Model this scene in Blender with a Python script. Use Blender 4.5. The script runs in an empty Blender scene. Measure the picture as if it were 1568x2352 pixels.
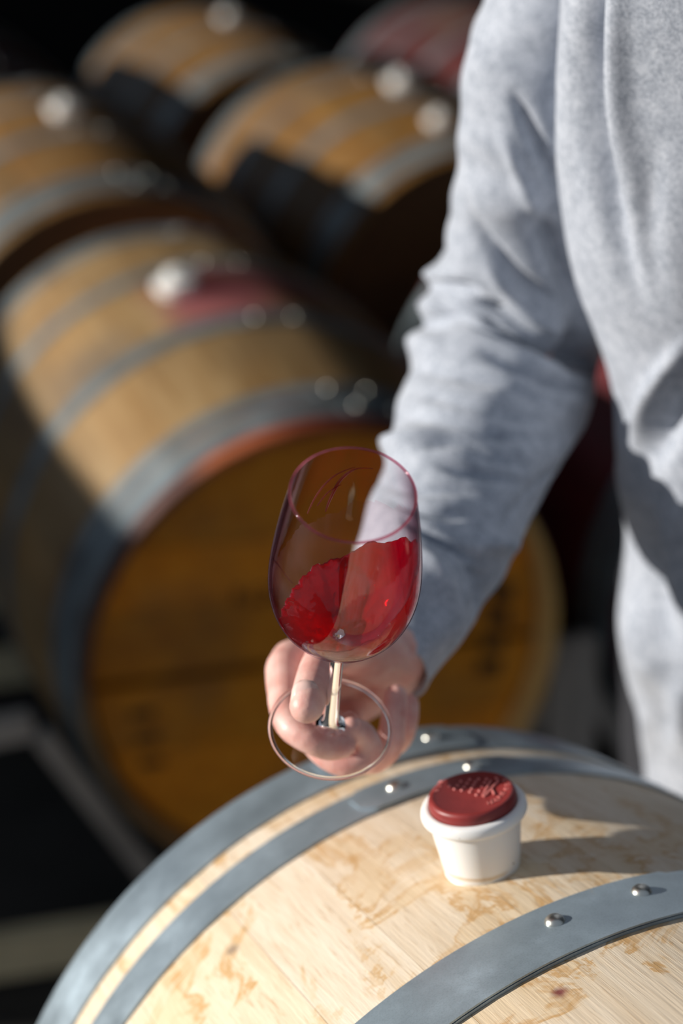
import bpy, bmesh, math, random
from mathutils import Vector, Matrix, noise
random.seed(7)
S = bpy.context.scene
COL = S.collection
R = math.radians

# ------------------------------------------------------------------ camera
CAMZ, PITCH, FPX = 1.50, R(18.39), 5000.0
W, H = 1568, 2352
cam_d = bpy.data.cameras.new('camera'); cam = bpy.data.objects.new('camera', cam_d); COL.objects.link(cam)
cam.location = (0, 0, CAMZ); cam.rotation_euler = (math.pi/2-PITCH, 0, 0)
cam_d.sensor_fit = 'VERTICAL'; cam_d.sensor_height = 36; cam_d.lens = FPX/H*36
cam_d.clip_start = .05; cam_d.clip_end = 60
cam_d.dof.use_dof = True; cam_d.dof.focus_distance = 1.14; cam_d.dof.aperture_fstop = 3.5
S.camera = cam

# ------------------------------------------------------------------ light
S.view_settings.view_transform = 'Standard'; S.view_settings.look = 'None'
S.view_settings.gamma = 1; S.view_settings.use_curve_mapping = False
S.view_settings.exposure = 0.0
world = bpy.data.worlds.new('sky'); S.world = world; world.use_nodes = True
bg = world.node_tree.nodes['Background']; bg.inputs[0].default_value = (.58, .69, .86, 1); bg.inputs[1].default_value = .37
sun_d = bpy.data.lights.new('sun', 'SUN'); sun = bpy.data.objects.new('sun', sun_d); COL.objects.link(sun)
SUN_EL = R(15.5); SUN_AZ = R(4.5)     # travels towards +x
sdir = Vector((math.cos(SUN_EL)*math.cos(SUN_AZ), math.cos(SUN_EL)*math.sin(SUN_AZ), -math.sin(SUN_EL)))
sun.rotation_euler = sdir.to_track_quat('-Z', 'Y').to_euler(); sun.location = (-6, 0, 4)
sun_d.energy = 6.1; sun_d.color = (1, .94, .86); sun_d.angle = R(.6)

# ------------------------------------------------------------------ helpers
cr_, cu_, cf_ = Vector((1, 0, 0)), Vector((0, math.sin(PITCH), math.cos(PITCH))), Vector((0, math.cos(PITCH), -math.sin(PITCH)))
CAM = Vector((0, 0, CAMZ))
def P(px, py, d): return CAM + cr_*((px-W/2)/FPX*d) + cu_*((H/2-py)/FPX*d) + cf_*d
def proj(v):
    q = v-CAM; d = q.dot(cf_); return (W/2+FPX*q.dot(cr_)/d, H/2-FPX*q.dot(cu_)/d)
def tag(o, label=None, cat=None, group=None, kind=None):
    if label: o['label'] = label
    if cat: o['category'] = cat
    if group: o['group'] = group
    if kind: o['kind'] = kind
    return o
def mesh(name, vs, fs, smooth=True):
    m = bpy.data.meshes.new(name); m.from_pydata([tuple(v) for v in vs], [], fs); m.update()
    bm = bmesh.new(); bm.from_mesh(m); bmesh.ops.recalc_face_normals(bm, faces=bm.faces[:]); bm.to_mesh(m); bm.free()
    if smooth:
        for p in m.polygons: p.use_smooth = True
    return m
def obj(name, m, mat=None, parent=None):
    o = bpy.data.objects.new(name, m); COL.objects.link(o)
    if mat and m and not m.materials: m.materials.append(mat)
    if parent: o.parent = parent
    return o
def empty(name, loc=(0, 0, 0)):
    o = bpy.data.objects.new(name, None); COL.objects.link(o); o.location = loc; o.empty_display_size = .05; return o
def sharp(m, ang=35):
    bm = bmesh.new(); bm.from_mesh(m)
    for e in bm.edges:
        if len(e.link_faces) == 2 and e.calc_face_angle(0) > R(ang): e.smooth = False
    bm.to_mesh(m); bm.free(); return m
def lathe(name, prof, n=64, cap=True):
    vs, fs = [], []
    for r, z in prof:
        for k in range(n):
            a = 2*math.pi*k/n; vs.append((r*math.cos(a), r*math.sin(a), z))
    for i in range(len(prof)-1):
        for k in range(n): fs.append((i*n+k, i*n+(k+1) % n, (i+1)*n+(k+1) % n, (i+1)*n+k))
    if cap:
        if prof[0][0] > 1e-5: fs.append(tuple(range(n)))
        if prof[-1][0] > 1e-5: fs.append(tuple(range((len(prof)-1)*n, len(prof)*n)))
    m = mesh(name, vs, fs)
    bm = bmesh.new(); bm.from_mesh(m); bmesh.ops.remove_doubles(bm, verts=bm.verts, dist=1e-6)
    bmesh.ops.recalc_face_normals(bm, faces=bm.faces[:]); bm.to_mesh(m); bm.free()
    return sharp(m, 50)
def catmull(pts, sub=6):
    out = []; n = len(pts)
    for i in range(n-1):
        p0, p1, p2, p3 = pts[max(i-1, 0)], pts[i], pts[i+1], pts[min(i+2, n-1)]
        for k in range(sub):
            t = k/sub
            out.append(tuple(.5*((2*b)+(-a+c)*t+(2*a-5*b+4*c-d)*t*t+(-a+3*b-3*c+d)*t**3) for a, b, c, d in zip(p0, p1, p2, p3)))
    out.append(tuple(pts[-1])); return out
def box_mesh(name, x0, x1, y0, y1, z0, z1, bev=0):
    bm = bmesh.new(); bmesh.ops.create_cube(bm, size=1)
    for v in bm.verts: v.co = Vector(((x0+x1)/2+v.co.x*(x1-x0), (y0+y1)/2+v.co.y*(y1-y0), (z0+z1)/2+v.co.z*(z1-z0)))
    if bev: bmesh.ops.bevel(bm, geom=bm.edges[:], offset=bev, segments=2, affect='EDGES')
    m = bpy.data.meshes.new(name); bm.to_mesh(m); bm.free(); return m
def bar_mesh(name, a, b, w, h, up=Vector((0, 0, 1)), bev=.003):
    a, b = Vector(a), Vector(b); d = (b-a); L = d.length; d.normalize()
    s = d.cross(up).normalized(); u = s.cross(d)
    m = box_mesh(name, -w/2, w/2, 0, L, -h/2, h/2, bev)
    m.transform(Matrix((( s.x, d.x, u.x, a.x), (s.y, d.y, u.y, a.y), (s.z, d.z, u.z, a.z), (0, 0, 0, 1)))); return m

# ------------------------------------------------------------------ materials
class NT:
    def __init__(s, name):
        s.m = bpy.data.materials.new(name); s.m.use_nodes = True; s.t = s.m.node_tree; s.b = s.t.nodes['Principled BSDF']
    def n(s, typ, **kw):
        nd = s.t.nodes.new(typ)
        for k, v in kw.items():
            if k in ('operation', 'blend_type', 'data_type', 'noise_dimensions', 'feature', 'wave_type', 'bands_direction', 'distance'): setattr(nd, k, v)
            else: nd.inputs[k.replace('_', ' ')].default_value = v
        return nd
    def l(s, a, b): s.t.links.new(a, b)
    def set(s, **kw):
        for k, v in kw.items(): s.b.inputs[k.replace('_', ' ')].default_value = v
        return s
    def ramp(s, src, stops):
        r = s.n('ShaderNodeValToRGB'); e = r.color_ramp.elements
        while len(e) < len(stops): e.new(.5)
        for x, (p, c) in zip(e, stops): x.position = p; x.color = (*c, 1) if len(c) == 3 else c
        s.l(src, r.inputs[0]); return r.outputs[0]
    def mix(s, fac, a, b, mode='MIX'):
        m = s.n('ShaderNodeMix', data_type='RGBA', blend_type=mode)
        for x, i in ((fac, 0), (a, 6), (b, 7)):
            if hasattr(x, 'links') or hasattr(x, 'is_linked'): s.l(x, m.inputs[i])
            else: m.inputs[i].default_value = x if i == 0 else (*x, 1)
        return m.outputs[2]
    def math(s, op, a, b=0.0):
        m = s.n('ShaderNodeMath', operation=op)
        for x, i in ((a, 0), (b, 1)):
            if hasattr(x, 'is_linked'): s.l(x, m.inputs[i])
            else: m.inputs[i].default_value = x
        return m.outputs[0]
    def bump(s, h, strength=.3, dist=.001):
        b = s.n('ShaderNodeBump', Strength=strength, Distance=dist); s.l(h, b.inputs['Height']); s.l(b.outputs[0], s.b.inputs['Normal'])
    def noise(s, vec, scale, detail=4, rough=.55, dist=0):
        n = s.n('ShaderNodeTexNoise', Scale=scale, Detail=detail, Roughness=rough, Distortion=dist); s.l(vec, n.inputs['Vector']); return n.outputs[0]
def grain_coords(t, sx, sy, sz):
    tc = t.n('ShaderNodeTexCoord'); oi = t.n('ShaderNodeObjectInfo')
    mp = t.n('ShaderNodeMapping'); mp.inputs['Scale'].default_value = (sx, sy, sz); t.l(tc.outputs['Object'], mp.inputs[0])
    v = t.n('ShaderNodeVectorMath', operation='SCALE'); v.inputs[0].default_value = (37, 91, 53); t.l(oi.outputs['Random'], v.inputs['Scale'])
    a = t.n('ShaderNodeVectorMath', operation='ADD'); t.l(mp.outputs[0], a.inputs[0]); t.l(v.outputs[0], a.inputs[1])
    return a.outputs[0], oi.outputs['Random']
def blob(t, centre, radius, soft, wob=.02, wsc=18):
    """a patch around a world point, with a ragged edge"""
    g = t.n('ShaderNodeNewGeometry'); n = t.n('ShaderNodeTexNoise', Scale=wsc, Detail=4); t.l(g.outputs['Position'], n.inputs['Vector'])
    d = t.n('ShaderNodeVectorMath', operation='DISTANCE'); t.l(g.outputs['Position'], d.inputs[0]); d.inputs[1].default_value = centre
    x = t.math('ADD', d.outputs['Value'], t.math('MULTIPLY', t.math('SUBTRACT', n.outputs[0], .5), wob*4))
    mr = t.n('ShaderNodeMapRange'); t.l(x, mr.inputs[0]); mr.inputs[1].default_value = radius-soft; mr.inputs[2].default_value = radius+soft; mr.inputs[3].default_value = 1; mr.inputs[4].default_value = 0
    return mr.outputs[0]
def oak_new():
    t = NT('new_oak'); v, rnd = grain_coords(t, 60, 3.2, 60)
    g1 = t.noise(v, 1.6, 6, .6, .3)
    base = t.ramp(g1, [(.25, (.60, .48, .34)), (.5, (.71, .61, .475)), (.75, (.79, .71, .59))])
    v2, _ = grain_coords(t, 420, 13, 420)
    pores = t.noise(v2, 1.0, 3, .6)
    pm = t.ramp(pores, [(.58, (0, 0, 0)), (.72, (1, 1, 1))])
    c = t.mix(t.math('MULTIPLY', pm, .5), base, (.40, .24, .10))
    geo = t.n('ShaderNodeNewGeometry')
    # dried wine / water tide marks: thin tan contour lines and pale yellow fields
    s1 = t.noise(geo.outputs['Position'], 13, 5, .62, .8)
    field = t.ramp(s1, [(.50, (0, 0, 0)), (.60, (1, 1, 1))])
    line = t.ramp(s1, [(.535, (0, 0, 0)), (.56, (1, 1, 1)), (.565, (1, 1, 1)), (.60, (0, 0, 0))])
    s2 = t.noise(v, .9, 3)
    c = t.mix(t.math('MULTIPLY', field, .35), c, (.66, .48, .25))
    c = t.mix(t.math('MULTIPLY', t.math('MULTIPLY', line, .75), t.ramp(s2, [(.35, (0, 0, 0)), (.6, (1, 1, 1))])), c, (.50, .27, .07))
    tint = t.ramp(rnd, [(0, (.93, .9, .86)), (.5, (1, 1, 1)), (1, (1.0, .95, .86))])
    c = t.mix(1.0, c, tint, 'MULTIPLY')
    for ctr, rad, col in (((.1134, .9952, .9055), .0035, (.16, .02, .03)), ((-.066, 1.149, .8430), .004, (.2, .15, .12))):
        c = t.mix(t.math('MULTIPLY', blob(t, ctr, rad, .003, .003, 90), .9), c, col)
    t.l(c, t.b.inputs['Base Color']); t.set(Roughness=.62)
    t.bump(t.math('ADD', pores, t.math('MULTIPLY', g1, .6)), .55, .0008)
    return t.m
def oak_old(name, a, b, c3, stains_and_light=()):
    t = NT(name); v, rnd = grain_coords(t, 30, 2.0, 30)
    g = t.noise(v, 1.3, 5, .6, .2)
    c = t.ramp(g, [(.25, a), (.5, b), (.8, c3)])
    geo = t.n('ShaderNodeNewGeometry'); d = t.noise(geo.outputs['Position'], 4.5, 4, .6)
    c = t.mix(t.ramp(d, [(.5, (0, 0, 0)), (.72, (.6, .6, .6))]), c, (.16, .11, .06))
    tint = t.ramp(rnd, [(0, (.78, .76, .72)), (.5, (1, 1, 1)), (1, (1.12, 1.0, .82))])
    c = t.mix(1.0, c, tint, 'MULTIPLY')
    for ctr, rad, soft, col in stains_and_light: c = t.mix(t.math('MULTIPLY', blob(t, ctr, rad, soft), .88), c, col)
    t.l(c, t.b.inputs['Base Color']); t.set(Roughness=.55); t.bump(g, .25, .002)
    return t.m
def steel(name, base=(.30, .37, .42), metal=.75, rough=.38, rust=.15):
    t = NT(name); geo = t.n('ShaderNodeNewGeometry')
    n1 = t.noise(geo.outputs['Position'], 16, 5, .6); n2 = t.noise(geo.outputs['Position'], 900, 2)
    c = t.ramp(n1, [(.3, tuple(x*.72 for x in base)), (.55, base), (.75, tuple(min(1, x*1.35) for x in base))])
    c = t.mix(t.math('MULTIPLY', t.ramp(n2, [(.45, (0, 0, 0)), (.7, (1, 1, 1))]), .18), c, (.12, .14, .16))
    n3 = t.noise(geo.outputs['Position'], 38, 4, .7)
    c = t.mix(t.math('MULTIPLY', t.ramp(n3, [(.66, (0, 0, 0)), (.70, (1, 1, 1))]), rust*2.2), c, (.52, .50, .44))
    t.l(c, t.b.inputs['Base Color']); t.set(Metallic=metal)
    t.l(t.ramp(n1, [(.3, (rough-.08,)*3), (.7, (rough+.14,)*3)]), t.b.inputs['Roughness'])
    t.bump(t.math('ADD', n2, n3), .06, .0006); return t.m
def plain(name, col, rough=.5, metal=0, nscale=0, var=.2, bumpd=0, bs=.3, **kw):
    t = NT(name); t.set(Roughness=rough, Metallic=metal)
    if nscale:
        tc = t.n('ShaderNodeTexCoord'); n = t.noise(tc.outputs['Object'], nscale, 4)
        t.l(t.ramp(n, [(.3, tuple(x*(1-var) for x in col)), (.7, tuple(min(1, x*(1+var)) for x in col))]), t.b.inputs['Base Color'])
        if bumpd: t.bump(n, bs, bumpd)
    else: t.b.inputs['Base Color'].default_value = (*col, 1)
    for k, v in kw.items(): t.b.inputs[k.replace('_', ' ')].default_value = v
    return t.m

M = {}
M['oak_new'] = oak_new()
M['hoop'] = steel('galvanised_hoop', (.34, .42, .48), .5, .36)
M['hoop_old'] = steel('dull_hoop', (.24, .30, .33), .55, .42, .05)
M['rivet'] = plain('rivet_steel', (.60, .60, .55), .33, 1)
M['frame'] = plain('grey_painted_steel', (.40, .37, .33), .5, .1, 12, .15)
M['rail'] = plain('beige_painted_rail', (.66, .57, .36), .6, 0, 9, .2)
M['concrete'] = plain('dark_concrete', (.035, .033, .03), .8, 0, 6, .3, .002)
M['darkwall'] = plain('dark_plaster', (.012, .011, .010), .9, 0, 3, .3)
M['silicone'] = None
t = NT('white_silicone'); tc = t.n('ShaderNodeTexCoord'); sx = t.n('ShaderNodeSeparateXYZ'); t.l(tc.outputs['Object'], sx.inputs[0])
nn = t.noise(tc.outputs['Object'], 60, 4)
zz = t.math('ADD', sx.outputs[2], t.math('MULTIPLY', t.math('SUBTRACT', nn, .5), .006))
ring = t.ramp(t.math('MULTIPLY', zz, 20), [(.09, (0, 0, 0)), (.125, (1, 1, 1)), (.13, (1, 1, 1)), (.16, (0, 0, 0))])
part = t.ramp(t.noise(tc.outputs['Object'], 35, 2), [(.48, (0, 0, 0)), (.6, (1, 1, 1))])
c = t.mix(t.math('MULTIPLY', t.math('MULTIPLY', ring, part), .75), (.86, .86, .84), (.55, .36, .14))
spk = t.ramp(t.noise(tc.outputs['Object'], 260, 1), [(.785, (0, 0, 0)), (.80, (1, 1, 1))])
c = t.mix(spk, c, (.2, .12, .08)); t.l(c, t.b.inputs['Base Color'])
t.set(Roughness=.42); t.b.inputs['Subsurface Weight'].default_value = .35; t.b.inputs['Subsurface Radius'].default_value = (.012, .010, .008); t.b.inputs['Subsurface Scale'].default_value = .6
M['silicone'] = t.m
M['redrubber'] = plain('brick_red_rubber', (.24, .028, .026), .42, 0, 70, .18, .0002)
M['redletter'] = plain('highlight_red_lettering', (.62, .20, .18), .45, 0, 300, .2)  # paler than the cap: highlights on the letters put into their colour
M['brand'] = plain('black_branding_ink', (.02, .012, .006), .8)
M['skin'] = None
t = NT('skin'); geo = t.n('ShaderNodeNewGeometry'); n1 = t.noise(geo.outputs['Position'], 55, 4, .6); n2 = t.noise(geo.outputs['Position'], 800, 3)
c = t.ramp(n1, [(.3, (.64, .28, .24)), (.55, (.77, .46, .40)), (.75, (.83, .57, .51))]); t.l(c, t.b.inputs['Base Color'])
t.set(Roughness=.45); t.b.inputs['Subsurface Weight'].default_value = .25; t.b.inputs['Subsurface Radius'].default_value = (.010, .004, .002); t.b.inputs['Subsurface Scale'].default_value = .5
t.bump(t.math('ADD', n2, n1), .25, .0006); M['skin'] = t.m
M['nail'] = plain('finger_nail', (.80, .56, .50), .25)
t = NT('heather_grey_jersey'); tc = t.n('ShaderNodeTexCoord')
n1 = t.noise(tc.outputs['Object'], 420, 4, .7); n2 = t.noise(tc.outputs['Object'], 90, 4, .6)
c = t.ramp(t.math('ADD', t.math('MULTIPLY', n1, .6), t.math('MULTIPLY', n2, .4)), [(.38, (.235, .265, .32)), (.5, (.375, .41, .475)), (.62, (.49, .525, .59))])
t.l(c, t.b.inputs['Base Color']); t.set(Roughness=.95); t.b.inputs['Sheen Weight'].default_value = .25; t.bump(n1, .4, .0012); M['jersey'] = t.m
M['trouser'] = plain('dark_trousers', (.012, .013, .018), .85, 0, 60, .2)
M['shoe'] = plain('dark_leather', (.03, .02, .015), .5)
M['hair'] = plain('brown_hair', (.05, .03, .018), .7, 0, 90, .3, .003)
t = NT('clear_glass'); t.set(Roughness=0, IOR=1.5); t.b.inputs['Transmission Weight'].default_value = 1; t.b.inputs['Base Color'].default_value = (.97, .97, .975, 1); M['glass'] = t.m
def shell(name, face_col, edge_col, gloss_rough=0.0, ior=1.5, haze=0, hazecol=(1, .6, .7)):
    """thin glass wall: transparent, tinted more where it is seen edge-on, with Fresnel reflection"""
    m = bpy.data.materials.new(name); m.use_nodes = True; t = m.node_tree; t.nodes.clear(); N = t.nodes.new; K_ = t.links.new
    out = N('ShaderNodeOutputMaterial'); tr = N('ShaderNodeBsdfTransparent'); gl = N('ShaderNodeBsdfGlossy'); gl.inputs['Roughness'].default_value = gloss_rough
    lw = N('ShaderNodeLayerWeight'); lw.inputs[0].default_value = .5; rp = N('ShaderNodeValToRGB'); e = rp.color_ramp.elements
    e[0].position = .55; e[0].color = (*face_col, 1); e[1].position = .98; e[1].color = (*edge_col, 1); K_(lw.outputs['Facing'], rp.inputs[0]); K_(rp.outputs[0], tr.inputs[0])
    fr = N('ShaderNodeMath'); fr.operation = 'POWER'; K_(lw.outputs['Facing'], fr.inputs[0]); fr.inputs[1].default_value = 5; f2_ = N('ShaderNodeMath'); f2_.operation = 'MULTIPLY_ADD'; K_(fr.outputs[0], f2_.inputs[0]); f2_.inputs[1].default_value = .65; f2_.inputs[2].default_value = ((ior-1)/(ior+1))**2; fr = f2_; mx = N('ShaderNodeMixShader'); K_(fr.outputs[0], mx.inputs[0]); K_(tr.outputs[0], mx.inputs[1]); K_(gl.outputs[0], mx.inputs[2]); last = mx
    if haze:
        df = N('ShaderNodeBsdfTranslucent'); df.inputs[0].default_value = (*hazecol, 1); nz = N('ShaderNodeTexNoise'); nz.inputs['Scale'].default_value = 30; nz.inputs['Detail'].default_value = 3
        tc_ = N('ShaderNodeTexCoord'); mp = N('ShaderNodeMapping'); mp.inputs['Scale'].default_value = (2.2, 2.2, .5); K_(tc_.outputs['Object'], mp.inputs[0]); K_(mp.outputs[0], nz.inputs[0])
        rr = N('ShaderNodeValToRGB'); rr.color_ramp.elements[0].position = .35; rr.color_ramp.elements[0].color = (haze*.2,)*3+(1,); rr.color_ramp.elements[1].position = .7; rr.color_ramp.elements[1].color = (haze*1.6,)*3+(1,)
        K_(nz.outputs[0], rr.inputs[0]); m2 = N('ShaderNodeMixShader'); K_(rr.outputs[0], m2.inputs[0]); K_(mx.outputs[0], m2.inputs[1]); K_(df.outputs[0], m2.inputs[2]); last = m2
    K_(last.outputs[0], out.inputs[0]); return m
M['bowlglass'] = shell('thin_bowl_glass', (.985, .975, .98), (.62, .40, .48))
M['footglass'] = shell('foot_glass', (.95, .955, .96), (.5, .5, .52))
M['film'] = shell('wine_film', (.955, .84, .86), (.62, .26, .36), 0, 1.05, .02, (.95, .62, .75))
M['trail'] = shell('wine_trail', (.80, .50, .46), (.70, .30, .30), 0, 1.3, .06, (.95, .5, .5))
M['rimglass'] = shell('wine_tinted_rim', (.85, .55, .62), (.60, .22, .32), .05, 1.6, .16, (.95, .45, .52))
def wine_mat():
    m = bpy.data.materials.new('red_wine'); m.use_nodes = True; t = m.node_tree; t.nodes.clear(); N = t.nodes.new; K_ = t.links.new
    out = N('ShaderNodeOutputMaterial'); g = N('ShaderNodeBsdfRefraction'); g.inputs['IOR'].default_value = 1.33; g.inputs['Color'].default_value = (.74, .0, .022, 1); g.inputs['Roughness'].default_value = .0
    tr = N('ShaderNodeBsdfTransparent'); tr.inputs[0].default_value = (.76, .004, .035, 1); tl = N('ShaderNodeBsdfTranslucent'); tl.inputs[0].default_value = (.95, .0, .035, 1); df = N('ShaderNodeBsdfDiffuse'); df.inputs[0].default_value = (.55, .0, .03, 1)
    a = N('ShaderNodeMixShader'); a.inputs[0].default_value = .5; K_(g.outputs[0], a.inputs[1]); K_(tr.outputs[0], a.inputs[2])
    b = N('ShaderNodeMixShader'); b.inputs[0].default_value = .5; K_(tl.outputs[0], b.inputs[1]); K_(df.outputs[0], b.inputs[2])
    c = N('ShaderNodeMixShader'); c.inputs[0].default_value = .27; K_(a.outputs[0], c.inputs[1]); K_(b.outputs[0], c.inputs[2])
    gl = N('ShaderNodeBsdfGlossy'); gl.inputs['Roughness'].default_value = .03; lw = N('ShaderNodeLayerWeight'); lw.inputs[0].default_value = .5; pw = N('ShaderNodeMath'); pw.operation = 'POWER'; K_(lw.outputs['Facing'], pw.inputs[0]); pw.inputs[1].default_value = 5; fr = N('ShaderNodeMath'); fr.operation = 'MULTIPLY_ADD'; K_(pw.outputs[0], fr.inputs[0]); fr.inputs[1].default_value = .6; fr.inputs[2].default_value = .05
    nz = N('ShaderNodeTexNoise'); nz.inputs['Scale'].default_value = 55; nz.inputs['Detail'].default_value = 3; bp = N('ShaderNodeBump'); bp.inputs['Strength'].default_value = .5; bp.inputs['Distance'].default_value = .004; tc_ = N('ShaderNodeTexCoord')
    K_(tc_.outputs['Object'], nz.inputs[0]); K_(nz.outputs[0], bp.inputs['Height']); K_(bp.outputs[0], gl.inputs['Normal']); K_(bp.outputs[0], g.inputs['Normal'])
    d = N('ShaderNodeMixShader'); K_(fr.outputs[0], d.inputs[0]); K_(c.outputs[0], d.inputs[1]); K_(gl.outputs[0], d.inputs[2]); K_(d.outputs[0], out.inputs[0]); return m
M['wine'] = wine_mat()

# ------------------------------------------------------------------ setting
FLOOR = 0.0
def struct(name, m, mat): o = obj(name, m, mat); o['kind'] = 'structure'; return o
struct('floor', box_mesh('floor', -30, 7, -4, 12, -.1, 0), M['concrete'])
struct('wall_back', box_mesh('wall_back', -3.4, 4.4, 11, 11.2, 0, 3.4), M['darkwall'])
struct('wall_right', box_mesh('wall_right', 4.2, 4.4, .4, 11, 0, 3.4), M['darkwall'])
# unseen left wall, added to shade the low flanks; sun passes over its sill
struct('shade_wall_left', box_mesh('shade_wall_left', -3.4, -3.2, 2.2, 11, 0, 1.46), M['darkwall'])
struct('shade_wall_top_1', box_mesh('shade_wall_top_1', -3.4, -3.2, 2.2, 11, 2.9, 3.2), M['darkwall'])  # upper strip of the same added wall, above the opening
struct('ceiling', box_mesh('ceiling', -3.4, 4.4, .9, 11.2, 3.2, 3.4), M['darkwall'])  # unseen; front edge brought forward to cut sky light from above

# ------------------------------------------------------------------ barrels
class Shape:
    def __init__(s, Rb, b, c, hoops, seed, nst=28, recess=.0007):
        s.Rb, s.b, s.c, s.hoops = Rb, b, c, hoops; rn = random.Random(seed)
        w = [rn.uniform(.7, 1.3) for _ in range(nst)]; tot = sum(w); a = rn.uniform(0, .2); s.staves = []
        for x in w:
            da = x/tot*2*math.pi; s.staves.append(s.stave(a, a+da, recess)); a += da
        s.head = s.planks(rn); s.hoopm = [s.hoop(*h) for h in hoops]
        rp = catmull([(0, .0040), (.0022, .0037), (.0042, .0027), (.0056, .0010), (.0060, -.001)], 3)
        s.rivet = lathe('rivet', rp[::-1], 32, False); s.rivet.materials.append(M['rivet'])
    def r(s, y): u = abs(y)/.475; return s.Rb-s.b*u*u-s.c*u**4
    def stave(s, a0, a1, rec):
        vs, fs = [], []; ny = 24; g = .00012/s.Rb; am = (a0+a1)/2
        ca, sa = math.cos(-am), math.sin(-am)
        na = 4
        for i in range(ny+1):
            y = -.475+.95*i/ny; e = min(i, ny-i)
            ro = s.r(y); th = .027 if e > 1 else (.020 if e == 1 else .010)
            row = []
            for k in range(na+1):
                f = k/na; a = a0+g+(a1-a0-2*g)*f; row.append((ro-(rec if k in (0, na) else 0)-(.001 if e == 0 else 0), a))
            for k in range(na, -1, -2):
                f = k/na; row.append((ro-th, a0+g+(a1-a0-2*g)*f))
            for r_, a in row: vs.append((r_*math.sin(a-am), y, r_*math.cos(a-am)))
        n = len(row)
        for i in range(ny):
            for k in range(n): fs.append((i*n+k, i*n+(k+1) % n, (i+1)*n+(k+1) % n, (i+1)*n+k))
        fs += [tuple(range(n)), tuple(range(ny*n, ny*n+n))]
        return (am, sharp(mesh('stave', vs, fs), 25))
    def planks(s, rn):
        rr = s.r(.44)-.0245; cuts = [-rr, -.20, -.118, -.018, .082, .165, rr]; out = []
        for i in range(len(cuts)-1):
            g0 = .006 if cuts[i] == -.018 else .0009; g1 = .006 if cuts[i+1] == -.018 else .0009
            z0, z1 = cuts[i]+(g0 if i else 0), cuts[i+1]-(g1 if i < len(cuts)-2 else 0)
            pts = []
            for k in range(9):
                z = z0+(z1-z0)*k/8; pts.append((math.sqrt(max(rr*rr-z*z, 1e-6)), z))
            poly = pts+[(-x, z) for x, z in reversed(pts)]; n = len(poly)
            o = rn.uniform(0, .0012)
            vs = [(x, 0-o, z) for x, z in poly]+[(x, .02, z) for x, z in poly]
            fs = [tuple(range(n)), tuple(range(n, 2*n))]+[(k, (k+1) % n, n+(k+1) % n, n+k) for k in range(n)]
            out.append(mesh('head_board', vs, fs, False))
        return out
    def band(s, y0, y1, t0, t1, lo, hi, n, cut=0):
        vs, fs = [], []; full = abs(t1-t0-2*math.pi) < 1e-6; ny = 4
        cols = n if full else n+1
        for k in range(cols):
            a = t0+(t1-t0)*k/n
            row = []
            c = 0
            if not full:
                e = min(a-t0, t1-a)*s.Rb
                c = max(0, cut-e)
            for i in range(ny+1):
                y = (y0+c)+(y1-y0-2*c)*i/ny; row.append((s.r(y)+hi-(.0004 if i in (0, ny) else 0), y))
            for i in (ny, 0):
                y = (y0+c)+(y1-y0-2*c)*i/ny; row.append((s.r(y)+lo, y))
            for r_, y in row: vs.append((r_*math.sin(a), y, r_*math.cos(a)))
        m = len(row)
        for k in range(n):
            k2 = (k+1) % cols
            for i in range(m): fs.append((k*m+i, k*m+(i+1) % m, k2*m+(i+1) % m, k2*m+i))
        if not full: fs += [tuple(range(m)), tuple(range(n*m, n*m+m))]
        return sharp(mesh('hoop', vs, fs), 30)
    def hoop(s, y0, y1, lap, rivs):
        m = s.band(min(y0, y1), max(y0, y1), 0, 2*math.pi, .0001, .0022, 120)
        lp = s.band(min(y0, y1)+.0004, max(y0, y1)-.0004, R(lap[0]), R(lap[1]), .0022, .0038, 16 if lap[1]-lap[0] < 60 else 80, .009)
        return (m, lp, [(R(a), (y0+y1)/2+dy) for a, dy in rivs])
    def build(s, name, o, yaw, til, wood, headm, hoopm, roll=0):
        yaw, til = R(yaw), R(til)
        a = Vector((-math.sin(yaw)*math.cos(til), math.cos(yaw)*math.cos(til), math.sin(til))); e = Vector((math.cos(yaw), math.sin(yaw), 0)); n = e.cross(a)
        root = empty(name); o = Vector(o)
        root.matrix_world = Matrix(((e.x, a.x, n.x, 0), (e.y, a.y, n.y, 0), (e.z, a.z, n.z, 0), (0, 0, 0, 1)))
        root.location = o-n*s.Rb
        rl = R(roll)
        def child(nm, m, mat, ang=0, y=0, par=root, up=0, base=s.Rb):
            c = bpy.data.objects.new(nm, m); COL.objects.link(c); c.parent = par
            c.location = (up*math.sin(ang), y, base+up*math.cos(ang)); c.rotation_euler = (0, ang, 0)
            if not m.materials: m.materials.append(None)
            c.material_slots[0].link = 'OBJECT'; c.material_slots[0].material = mat
            return c
        for am, m in s.staves: child('stave', m, wood, am+rl)
        for sg in (-1, 1):
            for m in s.head:
                c = child('head_board', m, headm, 0, sg*.44)
                if sg > 0: c.rotation_euler = (0, 0, math.pi)
        for (m, lp, rv) in s.hoopm:
            h = child('hoop', m, hoopm, 0)
            child('hoop_lap', lp, hoopm, rl, 0, h, 0, 0)
            for an, y in rv:
                child('rivet', s.rivet, M['rivet'], an+rl, y, h, s.r(y)+.0036, 0)
        root['f_'] = 0; del root['f_']
        return root, (lambda th, y, up=0: o+e*((s.r(y)+up)*math.sin(th))+a*y+n*((s.r(y)+up)*math.cos(th))), (e, a, n, o)

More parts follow.
